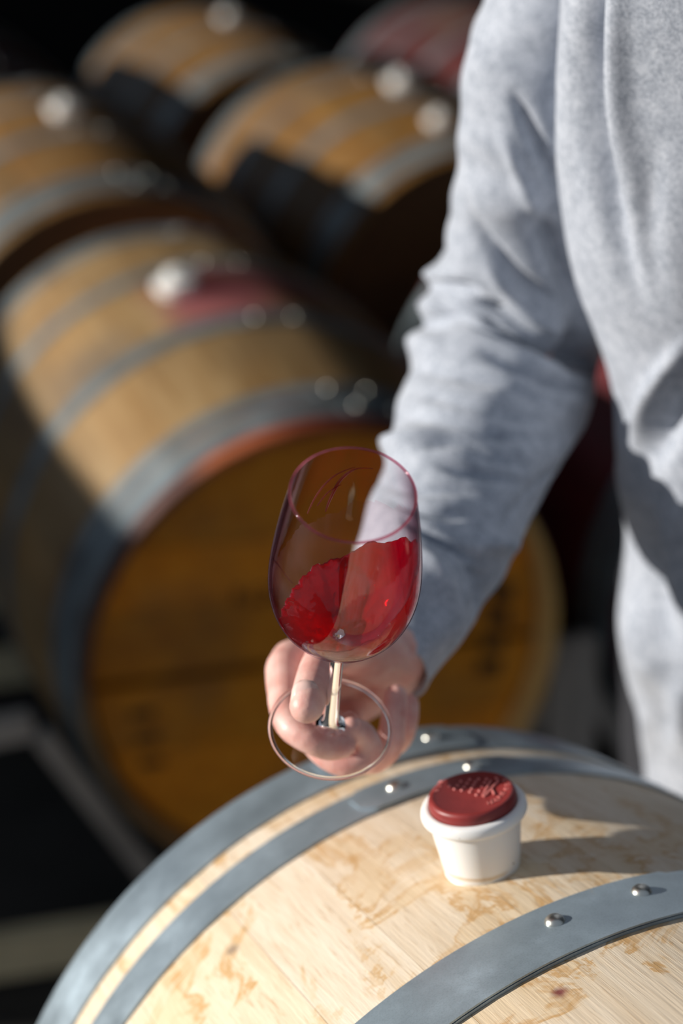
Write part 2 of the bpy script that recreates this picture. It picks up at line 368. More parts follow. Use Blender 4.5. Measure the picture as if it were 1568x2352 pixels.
YF, OF = 25.56, (.2403, .9331, CAMZ-.9086)
front = Shape(.3284, .0414, -.0071, [
    (.4726, .4245, (-13, 8), [(-7.6, 0), (2.7, 0)]), (.4005, .3655, (-14, 9), [(-8.6, 0), (1.8, 0)]), (.1845, .1341, (-150, 5.5), [(-10.4, .006), (-.6, .006)]),
    (-.4726, -.4245, (-13, 8), [(-7.6, 0), (2.7, 0)]), (-.4005, -.3655, (-14, 9), [(-8.6, 0), (1.8, 0)]), (-.1845, -.1341, (-15, 5.5), [(-10.4, 0), (-.6, 0)])], 11, 26, .0002)
old = Shape(.358, .036, 0, [
    (.452, .414, (4, 22), [(8, 0), (17, 0)]), (.402, .370, (0, 18), [(4, 0), (13, 0)]), (.158, .116, (-4, 14), [(0, 0), (9, 0)]),
    (-.452, -.414, (4, 22), [(8, 0), (17, 0)]), (-.402, -.370, (0, 18), [(4, 0), (13, 0)]), (-.158, -.116, (-4, 14), [(0, 0), (9, 0)])], 5)
oA = Vector((-.167, 3.049, CAMZ-1.029))
M['oak_headnew'] = oak_old('new_oak_head', (.5, .36, .2), (.6, .45, .27), (.68, .53, .34))
b0, hitF, frF = front.build('oak_barrel', OF, YF, .2, M['oak_new'], M['oak_headnew'], M['hoop'])
tag(b0, 'pale new oak barrel in the foreground with the white bung standing on it', 'barrel')

def aP(y_loc, th, yaw=18.4, til=4.2, o=oA, s=old):
    yw, tl = R(yaw), R(til); a = Vector((-math.sin(yw)*math.cos(tl), math.cos(yw)*math.cos(tl), math.sin(tl))); e = Vector((math.cos(yw), math.sin(yw), 0)); n = e.cross(a)
    th = R(th); return tuple(o+e*(s.r(y_loc)*math.sin(th))+a*y_loc+n*(s.r(y_loc)*math.cos(th)))
ochre = ((.18, .095, .03), (.29, .185, .08), (.39, .28, .15))
wA = oak_old('aged_oak_stained_lit_chime', *ochre, stains_and_light=[(aP(.03, -5), .075, .03, (.20, .035, .05)), (aP(.03, 12), .09, .04, (.17, .04, .05)), (aP(-.055, -5), .075, .03, (.30, .09, .10)),
    (aP(-.475, -6), .085, .03, (.20, .03, .012)), (aP(-.475, 12), .07, .03, (.10, .012, .008)), (aP(-.475, -23), .065, .02, (.42, .11, .045)), (aP(-.475, -45), .08, .03, (.10, .045, .05)), (aP(-.475, -72), .12, .03, (.05, .025, .025)), (aP(-.08, -38), .07, .04, (.16, .12, .08)), (aP(-.475, 78), .15, .04, (.80, .52, .18)), (aP(-.475, 108), .13, .04, (.80, .52, .18))])  # last two patches: light on the right chime put into the wood colour
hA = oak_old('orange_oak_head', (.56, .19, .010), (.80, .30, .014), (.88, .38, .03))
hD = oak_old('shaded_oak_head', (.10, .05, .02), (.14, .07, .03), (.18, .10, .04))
wB = oak_old('aged_oak', (.12, .06, .017), (.20, .11, .034), (.27, .165, .062))
wC = oak_old('golden_oak', (.10, .047, .009), (.18, .09, .02), (.25, .14, .038))
wE = oak_old('oak_with_wine_red_middle', (.045, .008, .008), (.07, .012, .012), (.10, .02, .018))
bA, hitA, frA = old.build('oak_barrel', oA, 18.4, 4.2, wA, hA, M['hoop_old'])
tag(bA, 'large blurred barrel behind the glass with orange head and purple wine stain round its bung', 'barrel')
# branding on the head of barrel A
def text_mesh(body, size, ext, name='lettering'):
    cu = bpy.data.curves.new('txt', 'FONT'); cu.body = body; cu.size = size; cu.extrude = ext; cu.align_x = 'CENTER'; cu.align_y = 'CENTER'
    o = bpy.data.objects.new('txt', cu); COL.objects.link(o); bpy.context.view_layer.update()
    m = bpy.data.meshes.new_from_object(o.evaluated_get(bpy.context.evaluated_depsgraph_get())); m.name = name
    bpy.data.objects.remove(o); bpy.data.curves.remove(cu); return m
def on_head(m, x, z, rot=0, par=bA, rb=old.Rb):
    o = obj('brand_mark', m, M['brand'], par); o.matrix_local = Matrix.Translation((x, -.4425, rb+z)) @ Matrix.Rotation(math.pi/2, 4, 'X') @ Matrix.Rotation(rot, 4, 'Z'); return o
on_head(text_mesh('F120', .034, .0004, 'brand_mark'), -.085, .085)
for k in range(3): on_head(box_mesh('brand_mark', -.016, .016, -.0055, .0055, -.0005, .0005), -.238+.006*k, -.062-.036*k)
for k in range(4): on_head(box_mesh('brand_mark', -.016, .016, -.011, .011, -.0005, .0005), .252-.004*k, .050-.036*k)

others = []
wM = oak_old('maroon_stained_oak', (.07, .004, .008), (.11, .006, .012), (.15, .012, .018))
for pos, yaw, til, wood, lab in (
    ((-.52, 4.08, CAMZ-.93), 18.4, 4, wB, 'blurred barrel at the left edge directly behind the wine-stained barrel, cream bung on top'),
    ((.115, 4.50, CAMZ-.935), 18.4, 3, wC, 'golden barrel by the sweatshirt sleeve with two pale dots on top'),
    ((-.30, 5.81, CAMZ-.93), 18.4, 3, wC, 'farther golden barrel at top centre, behind the one with two pale dots'),
    ((-1.00, 5.45, CAMZ-.90), 18.4, 3, wE, 'reddish barrel far back at the upper left edge of the view'),
    ((.42, 6.06, CAMZ-.93), 18.4, 3, wE, 'dim reddish-brown barrel far back beside the shoulder of the sweatshirt'),
    ((.535, 3.285, CAMZ-1.029), 18.4, 4.2, wM, 'dark maroon barrel in shadow seen between the sleeve and the torso'),
    ):
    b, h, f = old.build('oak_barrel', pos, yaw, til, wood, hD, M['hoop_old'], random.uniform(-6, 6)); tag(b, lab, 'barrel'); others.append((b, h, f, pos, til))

# racks: each barrel rests on two cradles of square tube
def rack(o, yaw, til, sh, label, span=.352, left=None):
    left = left or span
    yw, tl = R(yaw), R(til); o = Vector(o)
    a = Vector((-math.sin(yw)*math.cos(tl), math.cos(yw)*math.cos(tl), math.sin(tl))); e = Vector((math.cos(yw), math.sin(yw), 0)); n = e.cross(a)
    root = empty('barrel_rack'); base = o.copy(); base.z = 0; root.location = base
    def L(x, y, z): return o+e*x+a*y+n*z-base
    for sy in (-1, 1):
        y = sy*.44; r0 = sh.r(y)+.004; w = .030
        y2 = sy*.42; zb = -(sh.Rb+.075)
        ang = [R(46), R(72)]
        rc = r0+.018
        for sg in (-1, 1):
            pa = L(sg*rc*math.sin(R(78)), y2, -rc*math.cos(R(78))); pb = L(sg*rc*.99*math.sin(R(36))/math.cos(R(2)), y2, -rc*math.cos(R(36))*1.06)
            out = (pa-pb).normalized()
            nrm = (L(sg, y2, 0)-L(0, y2, 0)).normalized()
            off = (nrm*.9 + Vector((0, 0, -1))*.45).normalized()*.026
            obj('cradle_arm', bar_mesh('cradle_arm', pb+off, pa+off, .028, .028, a), M['frame'], root)
            q = L(sg*(left if sg < 0 else span), y2, -.10); obj('side_tube', bar_mesh('side_tube', pa+off+out*.02, Vector((q.x, q.y, (pa+off).z)), .034, .034), M['frame'], root)
        q0, q1 = L(-left, y2, zb+.03), L(span, y2, zb+.03)
        obj('cross_rail', bar_mesh('cross_rail', q0, q1, .045, .055), M['rail'], root)
        for sg in (-1, 1):
            q = L(sg*(left if sg < 0 else span), y2, 0)
            obj('upright', bar_mesh('upright', (q.x, q.y, -base.z), (q.x, q.y, o.z-.07), .034, .034, Vector((0, 1, 0))), M['frame'], root)
    tag(root, label, 'rack'); return root
rack(oA, 18.4, 4.2, old, 'grey steel rack with beige rail under the wine-stained barrel', .352, .62)

# ------------------------------------------------------------------ bungs
def simple_bung(p, n, label, sc=1.0):
    root = empty('barrel_bung', p); root.rotation_euler = n.to_track_quat('Z', 'Y').to_euler(); root.scale = (sc,)*3
    obj('stopper', BM, M['silicone'], root); obj('handle', BM2, M['silicone'], root)
    tag(root, label, 'bung'); return root
BM = lathe('stopper', [(0, -.02), (.023, -.02), (.026, .0), (.0265, .006), (.031, .008), (.032, .013), (.030, .017), (.024, .018), (0, .018)], 40)
BM2 = lathe('handle', [(.012, .017), (.011, .024), (.014, .028), (.012, .031), (0, .032)], 24)
def put(h, fr, th, y, lab, sc=1.0):
    e, a, n, o = fr; th = R(th); simple_bung(h(th, y), (e*math.sin(th)+n*math.cos(th)).normalized(), lab, sc)
put(hitA, frA, -11, .03, 'white bung ringed with purple wine on the large stained barrel')
put(others[0][1], others[0][2], 0, 0, 'cream bung on the barrel at the left edge, above the stained barrel')
put(others[1][1], others[1][2], 0, 0, 'pinkish white bung beside the sleeve, upper of the two dots on the golden barrel')
put(others[1][1], others[1][2], -5, -.30, 'cream bung-shaped dot nearer the front hoop, lower of the two dots on the golden barrel', .8)  # pale dot of unknown kind, built from the bung mesh
put(others[2][1], others[2][2], 0, 0, 'dim pinkish bung on the farthest golden barrel at the top', .85)

# the bung standing on the front barrel
def hitpx(px, py):
    d = P(px, py, 1)-CAM; e, a, n, o = frF
    t_ = .8
    while t_ < 2.2:
        q = CAM+d*t_-o; y = q.dot(a); r = (q-a*y).length
        if abs(y) < .475 and r < front.r(y): return CAM+d*t_, (q-a*y).normalized(), y
        t_ += .0004
    return None
pb, nb, _ = hitpx(1108, 1989)
bung = empty('barrel_bung', pb+nb*(-.0006)); qr = nb.to_track_quat('Z', 'Y'); bung.rotation_euler = qr.to_euler()
cup = lathe('stopper', catmull([(.0, 0), (.0205, 0), (.0218, .001), (.0224, .003)], 3)+[(.0262, .031), (.0266, .0345)]+catmull([(.0285, .0352), (.0304, .0372), (.0308, .0395), (.0302, .0422), (.0288, .0435), (.0262, .0438)], 3)+[(.0254, .043), (.0252, .0395), (0, .0395)], 96)
obj('stopper', cup, M['silicone'], bung)
cap = obj('cap', lathe('cap', [(0, .0395), (.0245, .0395)]+catmull([(.0252, .042), (.0256, .0455), (.0252, .0488), (.0238, .0502), (.0222, .0503), (.0214, .0500)], 3)+[(0, .0500)], 96), M['redrubber'], bung)
cap['label'] = 'brick-red rubber cap with raised lettering'
# raised emblem: triangle of dots, slanted lines and a K, with lettering round the edge
# local frame on the cap: X_ = to the right in view, Y_ = away
qi = qr.inverted(); vx = qi @ cr_; vx.z = 0; vx.normalize(); vy = Vector((-vx.y, vx.x, 0))
ZT = .0500
def capm(m, x, y, rot, name, mat=M['redletter']):
    o = obj(name, m, mat, cap); base = vx*x+vy*y; ang = math.atan2(vx.y, vx.x)+rot
    o.matrix_local = Matrix.Translation((base.x, base.y, ZT)) @ Matrix.Rotation(ang, 4, 'Z'); return o
dotm = lathe('raised_dot', [(.00098, -.0002), (.00095, .0004), (.0006, .0009), (0, .0011)], 10, False)
def cp(px, py):      # photo pixel on the cap's top -> cap coordinates
    p0 = bung.matrix_world.translation if False else pb; up = nb
    d = P(px, py, 1)-CAM; c0 = pb+up*.0494; t_ = (c0-CAM).dot(up)/d.dot(up); q = qi @ (CAM+d*t_-c0); return q.dot(vx), q.dot(vy)
def z3(x, y): return 980+x/7.127, 1760+y/7.127
dots = [(370, 330), (455, 380), (500, 320), (555, 255), (575, 400), (612, 345), (655, 285), (700, 225), (710, 425), (738, 370), (765, 315), (795, 262), (845, 215), (815, 475), (860, 410), (900, 340), (945, 275), (975, 215)]
for q in dots: x, y = cp(*z3(*q)); capm(dotm, x, y, 0, 'raised_dot')
def stroke(p, q):
    a_, b_ = Vector(cp(*z3(*p))), Vector(cp(*z3(*q))); L = (b_-a_).length
    m = box_mesh('raised_line', 0, L, -.0007, .0007, -.0002, .0010, .0003); capm(m, a_.x, a_.y, math.atan2(b_.y-a_.y, b_.x-a_.x), 'raised_line')
for p, q in (((910, 500), (1050, 240)), ((930, 510), (1080, 350)), ((1080, 350), (1170, 250)), ((1170, 250), (1120, 190)), ((1050, 370), (1110, 480)), ((960, 495), (1040, 400))): stroke(p, q)
def ctext(s_, px, py, size, rot):
    m = text_mesh(s_, size, .0004); x, y = cp(*z3(px, py)); capm(m, x, y, R(rot), 'lettering')
for ch, x, y, r_ in (('H', 1030, 605, 10), ('O', 1095, 570, 22), ('L', 1150, 550, 32), ('M', 1205, 500, 45), ('E', 1250, 440, 58), ('K', 1310, 370, 72), ('E', 1325, 300, 88), ('R', 1280, 225, 110)): ctext(ch, x, y, .0046, r_)
for ch, x, y, r_ in (('M', 225, 265, 245), ('E', 185, 335, 262), ('R', 150, 405, 280)): ctext(ch, x, y, .0042, r_)
tag(bung, 'white silicone bung with a brick-red lettered cap standing on the front barrel', 'bung')

# ------------------------------------------------------------------ wine glass
G0 = P(758, 1676, 1.222); G1 = P(810, 1135, 1.072); gz = (G1-G0).normalized(); GL = (G1-G0).length
gx = cr_-gz*cr_.dot(gz); gx.normalize(); gy = gz.cross(gx)      # gy points away from the camera / up
glass = empty('wine_glass'); glass.matrix_world = Matrix(((gx.x, gy.x, gz.x, G0.x), (gx.y, gy.y, gz.y, G0.y), (gx.z, gy.z, gz.z, G0.z), (0, 0, 0, 1)))
K = GL/.199
outer = [(.0040, .0815), (.0062, .0838), (.0125, .0868), (.0205, .0915), (.0280, .0985), (.0345, .1085), (.0382, .1200), (.0395, .1320), (.0391, .1450), (.0376, .1600), (.0356, .1750), (.0333, .1890), (.0316, .1985)]
OUT = [(r*K, z*K) for r, z in catmull(outer, 5)]
th = .0009
def inner_r(z):
    z0 = .0865*K
    if z <= z0: return 0
    for (r0, a0), (r1, a1) in zip(OUT, OUT[1:]):
        if a0 <= z <= a1: r = r0+(r1-r0)*(z-a0)/(a1-a0+1e-12); break
    else: r = OUT[-1][0]
    k = min(1, (z-z0)/(.006*K)); return max(0, r-th-(1-k)**2*.009)*(1 if k >= 1 else math.sqrt(k)**.35)
INN = []
for i in range(61):
    f = (i/60)**1.5; z = .0866*K+(OUT[-1][1]-.0866*K)*f; INN.append((inner_r(z) if i else 0, z))
bowl = obj('bowl', lathe('bowl', OUT+INN[::-1], 160, False), M['bowlglass'], glass)
rz = OUT[-1][1]; rc = OUT[-1][0]-.00045
rimp = [(rc+.00075*math.cos(R(a)), rz+.0004+.00075*math.sin(R(a))) for a in range(0, 361, 30)]
rim = obj('rim', lathe('rim', rimp, 160, False), M['rimglass'], glass); rim['label'] = 'wine-tinted pink rim'
stem = obj('stem', lathe('stem', [(r*K, z*K) for r, z in catmull([(.0085, .0050), (.0056, .0075), (.0044, .0130), (.0040, .0250), (.0037, .0450), (.0037, .0650), (.0038, .0780), (.0040, .0815)], 5)], 48, False), M['glass'], glass)
foot = obj('foot', lathe('foot', [(r*K, z*K) for r, z in [(.0335, .0012), (.028, .0017), (.020, .0022), (.013, .0033), (.0085, .0050)]], 128, False), M['footglass'], glass)
frim = obj('foot_rim', lathe('foot_rim', [(.0337*K+.00125*math.cos(R(a)), .0013+.00125*math.sin(R(a))) for a in range(0, 361, 24)], 160, False), M['glass'], glass)
tag(glass, 'tilted stemmed tasting glass of swirling red wine held over the front barrel', 'glass')

def smooth(a, b, x): x = max(0, min(1, (x-a)/(b-a))); return x*x*(3-2*x)
# wine thrown up the wall in two lobes. phi = 0 towards the camera, +90 to the right, 180 away
def wine_mesh():
    nphi, nz = 180, 64; z0, z1 = .0872*K, .170*K
    zs = [z0+(z1-z0)*(i/nz)**1.15 for i in range(nz+1)]
    def top(ph, rip=1):
        ph = (ph+180) % 360-180
        pts = [(-180, .110), (-160, .1075), (-140, .1045), (-110, .102), (-90, .1045), (-60, .112), (-30, .117), (0, .121), (20, .129), (45, .142), (70, .155), (90, .160), (105, .155), (120, .143), (150, .125), (180, .110)]
        for (a, x), (b, y) in zip(pts, pts[1:]):
            if a <= ph <= b: return (x+(y-x)*smooth(a, b, ph))*K + rip*(.0004*math.sin(R(ph*9))+.0005*math.sin(R(ph*23+40))+.0003*math.sin(R(ph*61)))
    def thick(ph, z):
        q = (ph+180) % 360-180; tp = top(ph, 0)+.0002; h = min((z-.087*K)/(tp-.087*K), .995)
        lobL = smooth(-182, -178, q)*(1-smooth(-24+6*(1-h), -14+6*(1-h), q)); lobR = smooth(22, 62, q+34*(1-h))*(1-smooth(112, 150, q))
        t_ = .0115*lobL+.0105*lobR+.0016
        t_ *= math.sqrt(max(0, 1-h))*1.25 if h > .35 else 1.0
        t_ *= smooth(.0, .16, h)*.92+.08
        return t_*(1+.05*math.sin(R(q*4+z*5200)))
    vs = []; idx = {}
    for i, z in enumerate(zs):
        ri = inner_r(z)
        for k in range(nphi):
            ph = 360*k/nphi; a = R(ph-90); zt = min(z, top(ph)); ri_ = inner_r(zt); t_ = thick(ph, zt)
            for j, r_ in enumerate((ri_+.00018, max(ri_-t_, ri_*.12))): vs.append((r_*math.cos(a), r_*math.sin(a), zt))
    def I(i, k, j): return (i*nphi+k % nphi)*2+j
    fs = []
    for i in range(nz):
        for k in range(nphi):
            fs.append((I(i, k, 0), I(i, k+1, 0), I(i+1, k+1, 0), I(i+1, k, 0))); fs.append((I(i, k, 1), I(i+1, k, 1), I(i+1, k+1, 1), I(i, k+1, 1)))
    for k in range(nphi):
        fs.append((I(0, k, 0), I(0, k, 1), I(0, k+1, 1), I(0, k+1, 0))); fs.append((I(nz, k, 0), I(nz, k+1, 0), I(nz, k+1, 1), I(nz, k, 1)))
    m = mesh('red_wine', vs, fs); bm = bmesh.new(); bm.from_mesh(m); bmesh.ops.remove_doubles(bm, verts=bm.verts, dist=1e-6); bmesh.ops.dissolve_degenerate(bm, dist=1e-7, edges=bm.edges[:]); bmesh.ops.recalc_face_normals(bm, faces=bm.faces[:]); bm.to_mesh(m); bm.free()
    return m
wine = obj('red_wine', wine_mesh(), M['wine']); wine.matrix_world = glass.matrix_world.copy()
tag(wine, 'bright red wine swirling up the wall inside the tilted glass', 'wine')
# pink trails the wine left on the wall above it
def trail(pts, w):
    c = catmull(pts, 8); vs, fs = [], []
    for i, (ph, z) in enumerate(c):
        a = R(ph-90); z *= K; ri = inner_r(z)+.00005; tp = math.sin(math.pi*(i+.5)/len(c))**.5; d = w*tp/max(ri, .01)
        for da, dr in ((-d, 0), (-d*.4, .0004), (d*.4, .0004), (d, 0)): vs.append(((ri-dr)*math.cos(a+da), (ri-dr)*math.sin(a+da), z))
    for i in range(len(c)-1):
        for k in range(4): fs.append((i*4+k, i*4+(k+1) % 4, i*4+4+(k+1) % 4, i*4+4+k))
    return mesh('wine_trail', vs, fs)
for pts, w in (([(212, .146), (207, .158), (200, .168), (190, .176), (176, .182)], .0009), ([(196, .143), (193, .155), (187, .170), (176, .180), (160, .184)], .0011),
               ([(276, .152), (292, .158), (312, .158)], .0012), ([(204, .150), (196, .160), (186, .166)], .0006)):
    obj('wine_trail', trail(pts, w), M['trail'], wine)
# the inner face of the bowl carries the thin pink film left by the swirling, up to a wavy line
bowl.data.materials.append(M['film'])
def ftop(ph): return (.152+.022*math.cos(R(ph-75))+.0022*math.sin(R(ph*7))+.0013*math.sin(R(ph*17)))*K
for p_ in bowl.data.polygons:
    c_ = p_.center; rr_ = math.hypot(c_.x, c_.y)
    if p_.normal.dot(Vector((c_.x, c_.y, 0))) < 0 and c_.z > .088*K and c_.z < ftop(math.degrees(math.atan2(c_.y, c_.x))+90): p_.material_index = 1

# ------------------------------------------------------------------ person
person = empty('person', (.42, 1.72, 0))
PM = Matrix.Translation(-Vector(person.location))
def capsule(bm, a, b, ra, rb, n=14):
    a, b = Vector(a), Vector(b); d = b-a; L = d.length
    if L < 1e-6: d = Vector((0, 0, 1))
    q = d.to_track_quat('Z', 'Y') if L > 1e-6 else Vector((0, 0, 1)).to_track_quat('Z', 'Y')
    prof = [(ra*math.cos(t_), ra*math.sin(t_)) for t_ in [R(-90+15*i) for i in range(7)]]+[(rb*math.cos(t_), L+rb*math.sin(t_)) for t_ in [R(15*i) for i in range(7)]]
    rings = []
    for r_, z in prof[1:-1]: rings.append([bm.verts.new(a+q @ Vector((r_*math.cos(2*math.pi*k/n), r_*math.sin(2*math.pi*k/n), z))) for k in range(n)])
    v0, v1 = bm.verts.new(a+q @ Vector((0, 0, -ra))), bm.verts.new(a+q @ Vector((0, 0, L+rb)))
    for A, B in zip(rings, rings[1:]):
        for k in range(n): bm.faces.new((A[k], A[(k+1) % n], B[(k+1) % n], B[k]))
    for k in range(n): bm.faces.new((v0, rings[0][(k+1) % n], rings[0][k])); bm.faces.new((v1, rings[-1][k], rings[-1][(k+1) % n]))
def ellipsoid(bm, c, r, rot=None):
    m = Matrix.Translation(c) @ (rot.to_4x4() if rot else Matrix()) @ Matrix.Diagonal((*r, 1)); bmesh.ops.create_uvsphere(bm, u_segments=24, v_segments=16, radius=1, matrix=m)
def chain(bm, pts, sub=3):
    c = catmull([(*p, r) for p, r in pts], sub)
    for u, v in zip(c, c[1:]): capsule(bm, u[:3], v[:3], u[3], v[3])
def remesh(bm, voxel, smooth_it, name):
    m = bpy.data.meshes.new(name); bm.to_mesh(m); bm.free(); o = bpy.data.objects.new(name, m); COL.objects.link(o)
    r = o.modifiers.new('r', 'REMESH'); r.mode = 'VOXEL'; r.voxel_size = voxel; r.use_smooth_shade = True
    s_ = o.modifiers.new('s', 'SMOOTH'); s_.iterations = smooth_it; s_.factor = .5
    bpy.context.view_layer.update(); out = bpy.data.meshes.new_from_object(o.evaluated_get(bpy.context.evaluated_depsgraph_get())); out.name = name
    bpy.data.objects.remove(o); return out
def hp(px, py, d, r): return (P(px, py, d), r)
bm = bmesh.new()
# thumb, over the foot of the glass
chain(bm, [hp(880, 1500, 1.345, .017), hp(790, 1478, 1.292, .0145), hp(742, 1520, 1.238, .0118), hp(716, 1580, 1.207, .0107), hp(704, 1622, 1.196, .0098)])
# index: back of the hand at the left, knuckle low left, then under the foot
chain(bm, [hp(800, 1498, 1.375, .016), hp(668, 1516, 1.318, .0125), hp(652, 1590, 1.280, .0102), hp(664, 1660, 1.252, .0092), hp(708, 1696, 1.243, .0086), hp(756, 1716, 1.246, .0080), hp(790, 1712, 1.254, .0072)])
# middle
chain(bm, [hp(830, 1505, 1.395, .016), hp(690, 1560, 1.350, .0118), hp(700, 1650, 1.300, .0100), hp(738, 1718, 1.275, .0096), hp(796, 1752, 1.268, .0090), hp(846, 1732, 1.268, .0084), hp(836, 1688, 1.262, .0074), hp(806, 1672, 1.256, .0066)])
# ring
chain(bm, [hp(870, 1512, 1.41, .016), hp(720, 1600, 1.385, .0116), hp(770, 1690, 1.335, .0100), hp(838, 1744, 1.305, .0094), hp(890, 1718, 1.295, .0088), hp(902, 1660, 1.295, .0080), hp(908, 1600, 1.302, .0074)])
# little finger
chain(bm, [hp(900, 1520, 1.41, .014), hp(790, 1640, 1.395, .0106), hp(850, 1712, 1.350, .0094), hp(906, 1704, 1.325, .0086), hp(930, 1664, 1.320, .0078), hp(938, 1618, 1.325, .0066)])
# palm
for a_, b_ in ((hp(690, 1520, 1.34, .013), hp(880, 1520, 1.39, .022)), (hp(710, 1560, 1.372, .012), hp(890, 1530, 1.405, .020)), (hp(740, 1600, 1.395, .012), hp(900, 1535, 1.415, .020)), (hp(800, 1640, 1.405, .011), hp(910, 1545, 1.42, .018)), (hp(800, 1490, 1.31, .015), hp(900, 1505, 1.37, .022))):
    capsule(bm, a_[0], b_[0], a_[1], b_[1])
chain(bm, [hp(880, 1535, 1.385, .024), hp(925, 1500, 1.405, .024), hp(985, 1400, 1.44, .026), hp(1060, 1200, 1.50, .033), hp(1150, 900, 1.61, .040)], 4)
hand = remesh(bm, .0013, 6, 'hand')
# rest of the body, under the clothes and above the frame
sh_c = Vector((.36, 1.40, 1.40)); hip = Vector((.42, 1.68, .93))
bm = bmesh.new()
elbow = P(1170, 840, 1.63)
capsule(bm, elbow, P(1345, -150, 1.44), .038, .038); capsule(bm, P(1150, 900, 1.61), elbow, .040, .040)
for f in range(7):
    k = f/6; c = hip.lerp(sh_c, k); ellipsoid(bm, c, (.150+.03*k, .100, .10))
ellipsoid(bm, sh_c+Vector((0, .02, -.03)), (.165, .08, .06))
neck = sh_c+Vector((0, -.02, .10)); capsule(bm, sh_c+Vector((0, 0, .02)), neck+Vector((0, -.03, .08)), .060, .055)
hd = neck+Vector((-.02, -.07, .17)); ellipsoid(bm, hd, (.074, .094, .112)); ellipsoid(bm, hd+Vector((0, -.03, -.06)), (.055, .062, .055))
capsule(bm, hd+Vector((0, -.090, .005)), hd+Vector((0, -.112, -.032)), .009, .013)
for sx_ in (-1, 1):
    ellipsoid(bm, hd+Vector((sx_*.076, .005, -.005)), (.010, .018, .030)); ellipsoid(bm, hd+Vector((sx_*.032, -.086, .022)), (.02, .012, .006))
capsule(bm, hd+Vector((-.018, -.093, -.062)), hd+Vector((.018, -.093, -.062)), .006, .006)
capsule(bm, sh_c+Vector((.2, .01, -.02)), sh_c+Vector((.27, .04, -.32)), .05, .04); capsule(bm, sh_c+Vector((.27, .04, -.32)), sh_c+Vector((.25, -.02, -.57)), .038, .026)
ellipsoid(bm, sh_c+Vector((.25, -.03, -.65)), (.022, .04, .06))
for i in range(4): capsule(bm, sh_c+Vector((.25, -.055+.018*i, -.68)), sh_c+Vector((.247, -.065+.018*i, -.75+abs(i-1.4)*.008)), .0095, .008)
capsule(bm, sh_c+Vector((.235, -.06, -.63)), sh_c+Vector((.225, -.085, -.69)), .011, .009)
for sx_ in (-1, 1): capsule(bm, hip+Vector((sx_*.09, .02, -.04)), (hip.x+sx_*.10, hip.y+.03, .10), .085, .045)
body = remesh(bm, .006, 3, 'body')
bmj = bmesh.new(); bmj.from_mesh(hand); bmj.from_mesh(body); bmj.transform(PM); bm_ = bpy.data.meshes.new('body'); bmj.to_mesh(bm_); bmj.free()
for p in bm_.polygons: p.use_smooth = True
bod = obj('body', bm_, M['skin'], person)
# thumb nail and middle finger nail
def nail(c, nrm, along, w, l, par):
    along = (along-nrm*along.dot(nrm)).normalized(); sd = along.cross(nrm)
    vs, fs = [], []
    for i in range(7):
        for j in range(7):
            u, v = i/3-1, j/3-1; k = math.sqrt(max(0, 1-(abs(v)**3)*.75)); x = u*w*(k if v < 0 else (1-.1*v)); vs.append(c+sd*x+along*(v*l)-nrm*(.30*w*u*u+.08*l*v*v)+nrm*.0003)
    for i in range(6):
        for j in range(6): fs.append((i*7+j, i*7+j+1, i*7+j+8, i*7+j+7))
    m = mesh('nail', [PM @ v for v in vs], fs); o = obj('nail', m, M['nail'], par)
    sm = o.modifiers.new('s', 'SOLIDIFY'); sm.thickness = .0008; return o
tn = (-cf_*.93+cu_*.30-cr_*.10).normalized()
nail(P(704, 1606, 1.2005)+tn*.0100, tn, P(700, 1640, 1.195)-P(712, 1575, 1.21), .0076, .0088, bod)
# eyes, brows and mouth of the (out of frame) face are modelled in the head shape; hair cap:
bm = bmesh.new(); ellipsoid(bm, hd+Vector((0, .016, .026)), (.082, .095, .108)); 
for v in bm.verts:
    q = v.co-hd
    v.co += q.normalized()*noise.noise(v.co*60)*.006
    if q.y < -.02 and q.z < .055: v.co.y = hd.y-.02
bm.transform(PM); hm = bpy.data.meshes.new('hair'); bm.to_mesh(hm); bm.free()
for p in hm.polygons: p.use_smooth = True
obj('hair', hm, M['hair'], person)

# --- clothing: folds are sculpted along traced creases
def pl_dist(pl, u, v, wd):
    best = 1e9; tot = sum(math.hypot(b[0]-a[0], b[1]-a[1]) for a, b in zip(pl, pl[1:])); run = 0; bt = 0
    for k, ((x0, y0), (x1, y1)) in enumerate(zip(pl, pl[1:])):
        dx, dy = x1-x0, y1-y0; L = math.hypot(dx, dy); t_ = ((u-x0)*dx+(v-y0)*dy)/(L*L); t_ = max(0, min(1, t_)); d = math.hypot(u-x0-dx*t_, v-y0-dy*t_)
        if d < best: best = d; bt = run+L*t_
        run += L
    e = min(bt, tot-bt)/tot
    return best, smooth(0, .42, e)
def sculpt(vs, ns, folds, rnd_amp, rnd_scale):
    out = []
    for v, n in zip(vs, ns):
        u, w_ = proj(v); vd = (v-CAM).normalized(); face = -n.dot(vd); k = smooth(-.35, .15, face)
        d = 0
        for pl, amp, wd, bx in folds:
            if bx[0] < u < bx[1] and bx[2] < w_ < bx[3]:
                q, tp = pl_dist(pl, u, w_, wd); d += amp*tp*math.exp(-(q/wd)**2)
        d = d*k+rnd_amp*noise.noise(Vector((v.x*rnd_scale[0], v.y*rnd_scale[1], v.z*rnd_scale[2])))
        out.append(v+n*d)
    return out
def ext(pl, e):
    a, b = Vector(pl[0]), Vector(pl[1]); c, d = Vector(pl[-2]), Vector(pl[-1])
    return [tuple(a-(b-a).normalized()*e)]+pl[1:-1]+[tuple(d+(d-c).normalized()*e)]
def mkf(lst): 
    o = []
    for pl, amp, wd in lst:
        wd *= 1.05; amp *= 1.25; pl = catmull(ext(pl, 34), 4)
        xs, ys = [p[0] for p in pl], [p[1] for p in pl]; e = wd*3; o.append((pl, amp*.001, wd, (min(xs)-e, max(xs)+e, min(ys)-e, max(ys)+e)))
    return o
